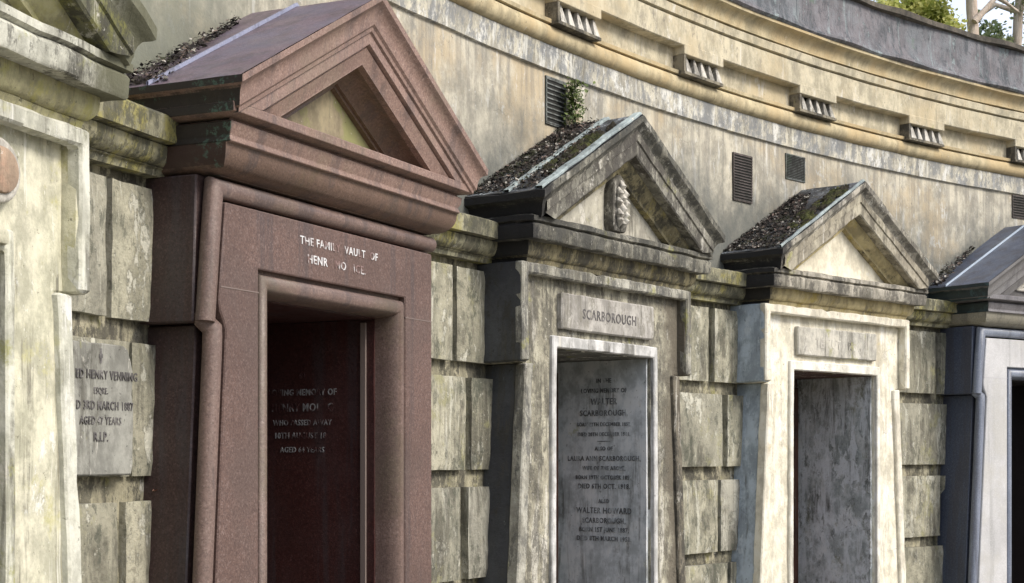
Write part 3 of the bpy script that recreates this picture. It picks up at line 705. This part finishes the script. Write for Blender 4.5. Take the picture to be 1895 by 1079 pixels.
    m = MB(); rake_band(m, [(.30, ap(-.01)), (.452, ap(-.005)), (.452, ap(.040)), (.445, ap(.044)), (.436, ap(.044)), (.436, ap(.05)), (.440, ap(.052)), (.432, ap(.075)), (.424, ap(.098)), (.424, ap(.104)), (.30, ap(.106))], zb, s, wp + .038)
    m.build('raking_band', g['cyma'], root, smooth=30)
    m = MB(); rake_band(m, [(.400, ap(.105)), (.385, ap(.105)), (.375, ap(.106)), (.362, ap(.112)), (.348, ap(.124)), (.335, ap(.142)), (.330, ap(.150)), (.330, ap(.156)), (.318, ap(.156)), (.318, ap(.168)), (.26, ap(.17))], zb, s, wp + .038)
    m.build('raking_moulding', g['cove'], root, smooth=40)
    m = MB(); m.face([P(-.55-du, .300, .975), P(.55+du, .300, .975), P(0, .300, .975 + (.55+du) * s)]); m.build('tympanum', g['tymp'], root)
    m = MB(); roof(m, wp + .074, z0 + .095, s, vp + .072); m.build('roof', g['roof'], root, cut=.1, amp=.002)
    m = MB(); rib(m, wp + .076, z0 + .097, s, .17, .178, .012); m.build('roof_joint_or_sheen', g['rib'], root)  # pale strip painted in for the sheen on the roof
    return root, out

RED = (.185,.098,.088)
GRN = (.035,.11,.075)
GRN = (.055,.105,.08)
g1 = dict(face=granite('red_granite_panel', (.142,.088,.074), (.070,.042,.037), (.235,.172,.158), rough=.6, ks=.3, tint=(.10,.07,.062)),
          side=granite('shaded_red_granite_side', (.056,.031,.029), (.026,.014,.014), (.12,.075,.068), rough=.5, ks=.5, tint=(.045,.035,.033)),  # granite darkened to carry the shade on the tomb's sides
          trim=granite('red_granite_moulding', (.275,.182,.150), (.15,.092,.075), (.40,.30,.26), rough=.58, ks=.45, moss=GRN, tint=(.19,.145,.095), crust=(0, 1, (.022,.019,.018))),
          roll=granite('red_granite_roll', (.185,.125,.107), (.10,.066,.057), (.27,.20,.175), rough=.5, ks=.5, tint=(.12,.095,.065)),
          cove=granite('red_granite_cove', (.165,.105,.078), (.09,.055,.042), (.24,.16,.125), rough=.55, ks=.5, tint=(.115,.085,.045), moss=GRN, crust=(.2, 1, (.05,.028,.024))),
          cyma=granite('red_granite_gable', (.285,.188,.156), (.16,.10,.083), (.42,.31,.27), rough=.58, ks=.4, moss=GRN, tint=(.22,.165,.125), crust=(0, 1, (.022,.019,.018))),
          tymp=stone('green_stained_tympanum', (.30,.26,.165), (.26,.22,.15), ks=.2, kl=.5, kg=.05, kp=.0, seed=90, lichen=(.25,.26,.10), bump=.15, rough=.75, crack=0, grime=(.16,.14,.08)),
          pale=NT('joint_and_highlight').done((.19,.15,.135), .7), pale_dim=NT('dim_joint').done((.04,.035,.035), .8),  # pale joint tone, shared by the painted reveal highlight
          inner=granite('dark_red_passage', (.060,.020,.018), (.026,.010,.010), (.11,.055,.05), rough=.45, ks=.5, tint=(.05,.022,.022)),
          roof=granite('red_granite_roof', (.165,.125,.155), (.11,.083,.11), (.26,.21,.25), rough=.45, ks=.5, tint=(.13,.13,.19)),
          rib=granite('painted_roof_sheen', (.28,.30,.42), (.22,.24,.34), (.36,.37,.44), rough=.5, ks=.3))  # roof sheen put into the colour
t1, sw1 = granite_tomb(1, 'polished red granite tomb front with worn white lettering over its door', g1)
lettering('inscription', [('THE FAMILY  VAULT  OF', .0, .657, .036), ('HENR   MO   ICE.', -.02, .602, .038)], M['gilt_worn'], t1, (0, .3425), squeeze=1.12)
T1L = [('IN', .272, .026), ('LOVING MEMORY OF', .212, .032), ('HENRY MOI   C', .155, .040), ('WHO PASSED AWAY', .105, .028), ('10TH AUGUST 18  ', .058, .030), ('AGED 64 YEARS', .008, .028)]
lettering('passage_inscription', [(a, -.04, z, h) for a, z, h in T1L], M['ghost'], sw1[1], (.3705, 0), side=True, squeeze=.85)
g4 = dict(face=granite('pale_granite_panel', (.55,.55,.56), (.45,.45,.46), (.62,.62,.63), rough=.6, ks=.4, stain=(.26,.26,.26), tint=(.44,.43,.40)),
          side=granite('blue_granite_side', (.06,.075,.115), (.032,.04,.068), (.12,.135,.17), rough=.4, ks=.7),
          trim=granite('grey_granite_moulding', (.20,.19,.20), (.13,.125,.135), (.27,.26,.27), rough=.4, ks=.4, moss=(.03,.06,.065), crust=(0, 1, (.015,.028,.032))),
          pale4=None, cove=granite('grey_granite_cove', (.30,.28,.22), (.20,.19,.16), (.36,.35,.30), rough=.5, ks=.4),
          cyma=granite('dark_grey_gable', (.17,.165,.165), (.11,.105,.11), (.23,.23,.23), rough=.5, ks=.4, moss=(.03,.06,.065), crust=(0, 1, (.015,.028,.032))),
          tymp=granite('dark_tympanum', (.13,.12,.12), (.08,.08,.08), (.2,.2,.2), rough=.5, ks=.3),
          roll=granite('blue_granite_roll', (.22,.25,.32), (.15,.17,.23), (.31,.34,.39), rough=.35, ks=.5),
          pale=NT('joint_and_highlight_grey').done((.5,.5,.52), .7), pale_dim=NT('dim_joint_grey').done((.08,.09,.12), .8),
          inner=granite('black_passage', (.035,.03,.03), (.02,.018,.018), (.06,.05,.05), rough=.4, ks=.3),
          roof=granite('blue_lead_roof', (.095,.115,.165), (.055,.068,.10), (.15,.165,.22), rough=.45, ks=.6),
          rib=granite('painted_roof_sheen_blue', (.42,.50,.60), (.34,.42,.52), (.48,.55,.64), rough=.35, ks=.1))  # highlight stripe of the roof put into the colour
t4, sw4 = granite_tomb(4, 'pale granite tomb front with shiny dark blue sides at the right edge', g4, du=.015, rk=.045, dl=.442, dr=.43)
m = MB()
for i in range(7):
    a = math.pi * i / 6; m.tube([P(-.30 + .03*math.cos(a)*i/6, .305, 1.05 + .02*i/6), P(-.24 + .10*math.cos(a), .318, 1.06 + .10*math.sin(a)), P(-.24 + .13*math.cos(a), .306, 1.06 + .13*math.sin(a))], [.008, .018, .006], 8)
m.build('carved_ornament', M['tooth'], t4, smooth=60)

# ------------------------------------------------------------------ memorial tablet on the rusticated wall
ta = (2.797 + 2.7755) / 2
tab = empty('memorial_tablet', (OX + (R-.115)*math.cos(ta), OY + (R-.115)*math.sin(ta), -.057 + EYE), ta - math.pi/2)
tag(tab, 'small grey stone memorial tablet fixed to the rough wall beside the red granite tomb', 'tablet')
m = MB(); zt = .302 + .057
m.prism([(-.14, -EYE), (.125, -EYE), (.135, -EYE+.03), (.135, -EYE+zt-.07), (.115, -EYE+zt-.012), (.09, -EYE+zt), (-.14, -EYE+zt)], -.05, .032)
slab = m.build('tablet_slab', stone('grey_tablet_stone', (.31,.31,.28), (.25,.25,.225), ks=.4, kl=.10, kg=.14, kp=.2, seed=95, bump=.3, flow=2), tab, bevel=.004, cut=.05, amp=.002, chip=.003)
zz = -.057 - 0.0
lettering('tablet_lettering', [('ED HENRY VENNING', .01, .205-EYE+.057-.0+EYE-EYE, .034), ('ESQRE.', -.02, .165+.057-EYE, .024), ('D 3RD MARCH 1887', 0, .122+.057-EYE, .033), ('AGED 47 YEARS', -.02, .082+.057-EYE, .030), ('R.I.P.', -.02, .036+.057-EYE, .036)], M['ink_soft'], slab, (0, .0335), squeeze=.80)
m = MB(); zc = .268 + .057 - EYE
m.prism([(-.028, zc-.006), (-.024, zc-.006), (-.024, zc-.02), (-.016, zc-.02), (-.016, zc-.006), (-.012, zc-.006), (-.012, zc+.004), (-.016, zc+.006), (-.016, zc+.02), (-.024, zc+.02), (-.024, zc+.006), (-.028, zc+.004)], .018, .0345); m.build('carved_cross', M['ink_soft'], slab)

# ------------------------------------------------------------------ leaf litter and moss on the roofs
def litter_region(w, ze, s, v_lo, v_hi, u_pow, u_hi, f_of_u):
    def reg(r):
        fu = r.random() ** u_pow; u = -w + .02 + fu * u_hi
        lim = f_of_u(fu); v = v_lo + r.random() ** 1.2 * max(0.0, lim)
        if v > v_hi: return None
        return (u, v, ze + s * (u + w) + .003, s)
    return reg
def place(o, root, label, cat=None):
    o.parent = None; o.matrix_world = root.matrix_world; tag(o, label, cat or 'leaf litter', kind='stuff'); return o
bpy.context.view_layer.update()
o = leaves('leaf_litter', None, 900, litter_region(.774, 1.048, .555, .03, .42, 1.5, .62, lambda f: .17 * (1 - f) ** 1.3 + .015), .017, M['leaf'], .8, 11); place(o, t1, 'dead leaves gathered against the wall on the red granite roof')
o = leaves('leaf_litter', None, 6500, litter_region(.797, 1.074, .556, .02, .405, 1.0, .76, lambda f: .46 * (1 - f * .55)), .015, M['leaf'], .35, 12); place(o, t2, 'dead leaves lying thick on the roof of the grey soot stained tomb')
o = leaves('leaf_litter', None, 5500, litter_region(.797, 1.074, .556, .02, .39, 1.15, .68, lambda f: .44 * (1 - f * .75)), .015, M['leaf'], .35, 13); place(o, t3, 'dead leaves lying on the roof of the bright cream tomb')
o = leaves('leaf_litter', None, 350, litter_region(.88, 1.048, .555, .02, .3, 1.6, .5, lambda f: .12 * (1 - f) + .02), .024, M['leaf'], 1.0, 14); place(o, t4, 'a few dead leaves at the wall on the blue roof')
def moss_patch(root, v0, v1, u0, u1, w, ze, s, thr, label, seed):
    mb = MB(); nu, nv = 110, 26
    H = {}
    for i in range(nu + 1):
        for j in range(nv + 1):
            u = u0 + (u1-u0)*i/nu; v = v0 + (v1-v0)*j/nv
            e = min(j, nv-j, 6) / 6 * min(i, nu-i, 8) / 8
            h = mn.noise(Vector((u*9+seed, v*16, seed))) + .6*mn.noise(Vector((u*26, v*40+seed, 2))) + e*.7 - thr
            H[i,j] = (P(u, v, ze + s*(u+w) + (.004 + .022*min(1, h*1.2) + .012*mn.noise(Vector((u*90, v*90, seed))) if h > 0 else -.01)), h > -.05)
    for i in range(nu):
        for j in range(nv):
            q = [H[i,j], H[i+1,j], H[i+1,j+1], H[i,j+1]]
            if all(x[1] for x in q): mb.f.append(mb.add([x[0] for x in q]))
    o = mb.build('moss', M['moss'], None, smooth=60); o.matrix_world = root.matrix_world; tag(o, label, 'moss', kind='stuff')
moss_patch(t3, .235, .405, -.62, -.03, .797, 1.074, .556, .42, 'green and brown moss growing along the roof edge of the bright cream tomb', 4.0)
moss_patch(t2, .25, .375, -.60, -.08, .797, 1.074, .556, .38, 'dark moss between the roof joints of the grey soot stained tomb', 8.0)

# fern by the first opening
t = NT('fern_leaf'); c = t.mix(t.ramp(t.noise(30, 4, .6), .35, .65), (.05,.075,.02), (.13,.17,.05)); M['fern'] = t.done(c, .6)
def fern(phi, z, n, label, seed, spread=.10, drop=.2):
    r = random.Random(seed); base = on_ring(phi, .015, z)
    f = empty('wall_plant', (OX + base[0], OY + base[1], base[2]), phi - math.pi/2); tag(f, label, 'plant')
    mb = MB()
    for _ in range(n):
        c = Vector((r.gauss(0, spread*.33), -abs(r.gauss(0, .035)) - .01, r.uniform(-drop, .06)))
        L = r.uniform(.012, .03); d = Vector((r.uniform(-1,1), r.uniform(-.8,.3), r.uniform(-1,.6))).normalized(); e = d.orthogonal().normalized()
        e = (e + Vector((0, r.uniform(-.6,.6), 0))).normalized()
        mb.f.append(mb.add([c - d*L*.5, c + e*L*.3, c + d*L*.5, c - e*L*.3]))
    mb.build('fronds', M['fern'], f)
    st = MB()
    for _ in range(7): st.tube([(0, 0, 0), (r.uniform(-.03,.03), -.03, -.05), (r.uniform(-.05,.05), -.04, r.uniform(-drop, .04))], [.003, .002, .001], 5)
    st.build('stems', M['fern'], f)
fern(2.5375, 1.66, 950, 'small green fern rooted at the dark square opening above the grey roof', 5, .10, .26)

# ------------------------------------------------------------------ ground, far side and trees
earth = stone('gravel_path', (.36,.34,.29), (.28,.26,.22), ks=.1, kl=.2, kg=.3, kp=.0, seed=100, bump=.8)
m = MB(); N = 96
rings = [(R - .0 - r_) for r_ in (R, R-3, R-6, 4.2, 2.0, .0)]
m.rows([[((max(q,.001)) * math.cos(2*math.pi*i/N), (max(q,.001)) * math.sin(2*math.pi*i/N), 0) for i in range(N+1)] for q in [.001, 4, 9, 11, 13.4]])
g = m.build('path', earth); g.location = (OX, OY, 0); tag(g, 'sunken gravel path round the inside of the curved wall', kind='structure')
bank = NT('grass_bank'); M['bank'] = bank.done(bank.mix(bank.ramp(bank.noise(3, 8, .7), .4, .6), (.07,.09,.03), (.10,.085,.05)), .95, bank.bump(bank.noise(30, 6, .7), .8, .03))
m = MB(); m.rows([[(q * math.cos(a), q * math.sin(a), z) for a in [2*math.pi*i/N for i in range(N+1)]] for q, z in [(R+.45, 0), (R+.45, 4.05), (R+3, 4.1), (R+12, 4.3), (120, 4.6), (400, 4.6)]])
g = m.build('ground', M['bank']); g.location = (OX, OY, 0); tag(g, 'higher ground behind the curved wall', kind='structure')
t = NT('bark'); c = t.mix(t.ramp(t.noise(5, 8, .7, t.map(t.pos, (3,3,.6))), .35, .65), (.70,.60,.52), (.52,.42,.34)); M['bark'] = t.done(c, .9, t.bump(t.noise(8, 8, .7, t.map(t.pos, (3,3,.5))), 1, .05))
def leafmat(nm, a, b):
    t = NT(nm); vn = t.n.new("ShaderNodeTexVoronoi"); vn.inputs["Scale"].default_value = 6; t.l.new(t.pos, vn.inputs["Vector"])
    c = t.mix(t.xyz(vn.outputs["Color"])[0], a, b); mt = t.done(c, .55)
    tr = t.n.new("ShaderNodeBsdfTranslucent"); t.l.new(c, tr.inputs[0]); ms = t.n.new("ShaderNodeMixShader"); ms.inputs[0].default_value = .45
    outn = t.n["Material Output"]; t.l.new(t.b.outputs[0], ms.inputs[1]); t.l.new(tr.outputs[0], ms.inputs[2]); t.l.new(ms.outputs[0], outn.inputs[0]); return mt
M['foliage'] = leafmat('yellow_green_foliage', (.36,.40,.08), (.62,.60,.22))
M['foliage_dark'] = leafmat('grey_green_foliage', (.14,.20,.09), (.30,.33,.17))
def tree(loc, trunk_r, lean, h, clumps, nleaf, leaf, mat, label, branches, seed):
    r = random.Random(seed); rt = empty('tree', loc); tag(rt, label, 'tree', 'trees behind the parapet')
    m = MB(); p = [(0,0,-.3)]; 
    for k in range(1, 8): p.append((lean[0]*k/7 + r.uniform(-.03,.03), lean[1]*k/7 + r.uniform(-.03,.03), h*k/7))
    m.tube(p, [trunk_r*(1 - .07*k) for k in range(8)], 12)
    for b in branches:
        m.tube(b[0], b[1], 8)
    m.build('trunk', M['bark'], rt, cut=.25, amp=.02, smooth=60, freq=3)
    mb = MB()
    for (cx, cy, cz, rx, rz, share) in clumps:
        sub = [(cx + r.gauss(0, rx*.45), cy + r.gauss(0, rx*.45), cz + r.gauss(0, rz*.45)) for _ in range(26)]
        for _ in range(int(nleaf*share)):
            s0 = r.choice(sub); c = Vector((s0[0] + r.gauss(0, rx*.13), s0[1] + r.gauss(0, rx*.13), s0[2] + r.gauss(0, rz*.12)))
            L = leaf * r.uniform(.6, 1.3); d = Vector((r.gauss(0,1), r.gauss(0,1), r.gauss(0,.7))).normalized(); e = d.orthogonal().normalized(); e = (e + d.cross(e)*r.uniform(-1,1)).normalized()
            mb.f.append(mb.add([c - d*L*.5, c + e*L*.3, c + d*L*.5, c - e*L*.3]))
    mb.build('crown', mat, rt)
# pixel x about 1807 and 1880 of the photo, some 22 m away beyond the parapet
Y1 = 22.0
tree((.304*Y1 - .05, Y1, 4.2), .11, (.05, .3), 7.5, [(-.85, 0, 3.65, .72, .75, .55), (-1.3, .5, 2.8, .8, .8, .2), (-.6, 1.0, 5.6, 1.6, 1.2, .25)], 22000, .085, M['foliage'],
     'tree with a pale trunk and yellow green leaves behind the parapet', [([(0,0,3.6), (.35,.1,4.0), (.7,.2,3.8)], [.05,.035,.02]), ([(0,.1,4.6), (-.6,.1,5.2), (-1.2,.2,5.4)], [.06,.04,.015]), ([(0,0,2.6), (-.5,.1,3.3), (-1.2,.3,3.7)], [.05,.035,.015])], 3)
tree((.330*Y1*1.1, Y1*1.1, 4.2), .10, (.02, .1), 8.0, [(-.45, 0, 4.0, .35, .5, .2), (.5, .3, 4.6, .8, .8, .5), (.2, .5, 7.0, 1.5, .8, .3)], 3200, .10, M['foliage_dark'],
     'thin tree at the right edge behind the parapet with sparse grey green leaves', [([(0,0,4.4), (-.35,0,4.5), (-.75,.1,4.2)], [.045,.03,.012]), ([(0,0,3.6), (.4,.1,4.2), (.9,.2,4.6)], [.05,.03,.015])], 9)

# one reddish dead leaf caught beside the granite
ph = 2.7655; b = on_ring(ph, .125, -.105)
lf = MB(); lf.f.append(lf.add([(-.012, 0, 0), (0, -.012, .006), (.022, -.006, -.004), (.006, .006, .008)])); lf.f.append(lf.add([(.018, -.005, -.003), (.022, -.006, -.004), (.034, -.004, .004), (.032, -.003, .006)]))
t = NT('red_leaf'); lo_ = lf.build('dead_leaf', t.done(t.mix(t.ramp(t.noise(60, 3, .6), .4, .6), (.20,.07,.05), (.34,.20,.15)), .8), None, smooth=10)
lo_.location = (OX + b[0], OY + b[1], b[2]); lo_.rotation_euler = (0, 0, ph - math.pi/2); tag(lo_, 'single reddish dead leaf caught on the rough wall beside the red granite tomb', 'leaf')
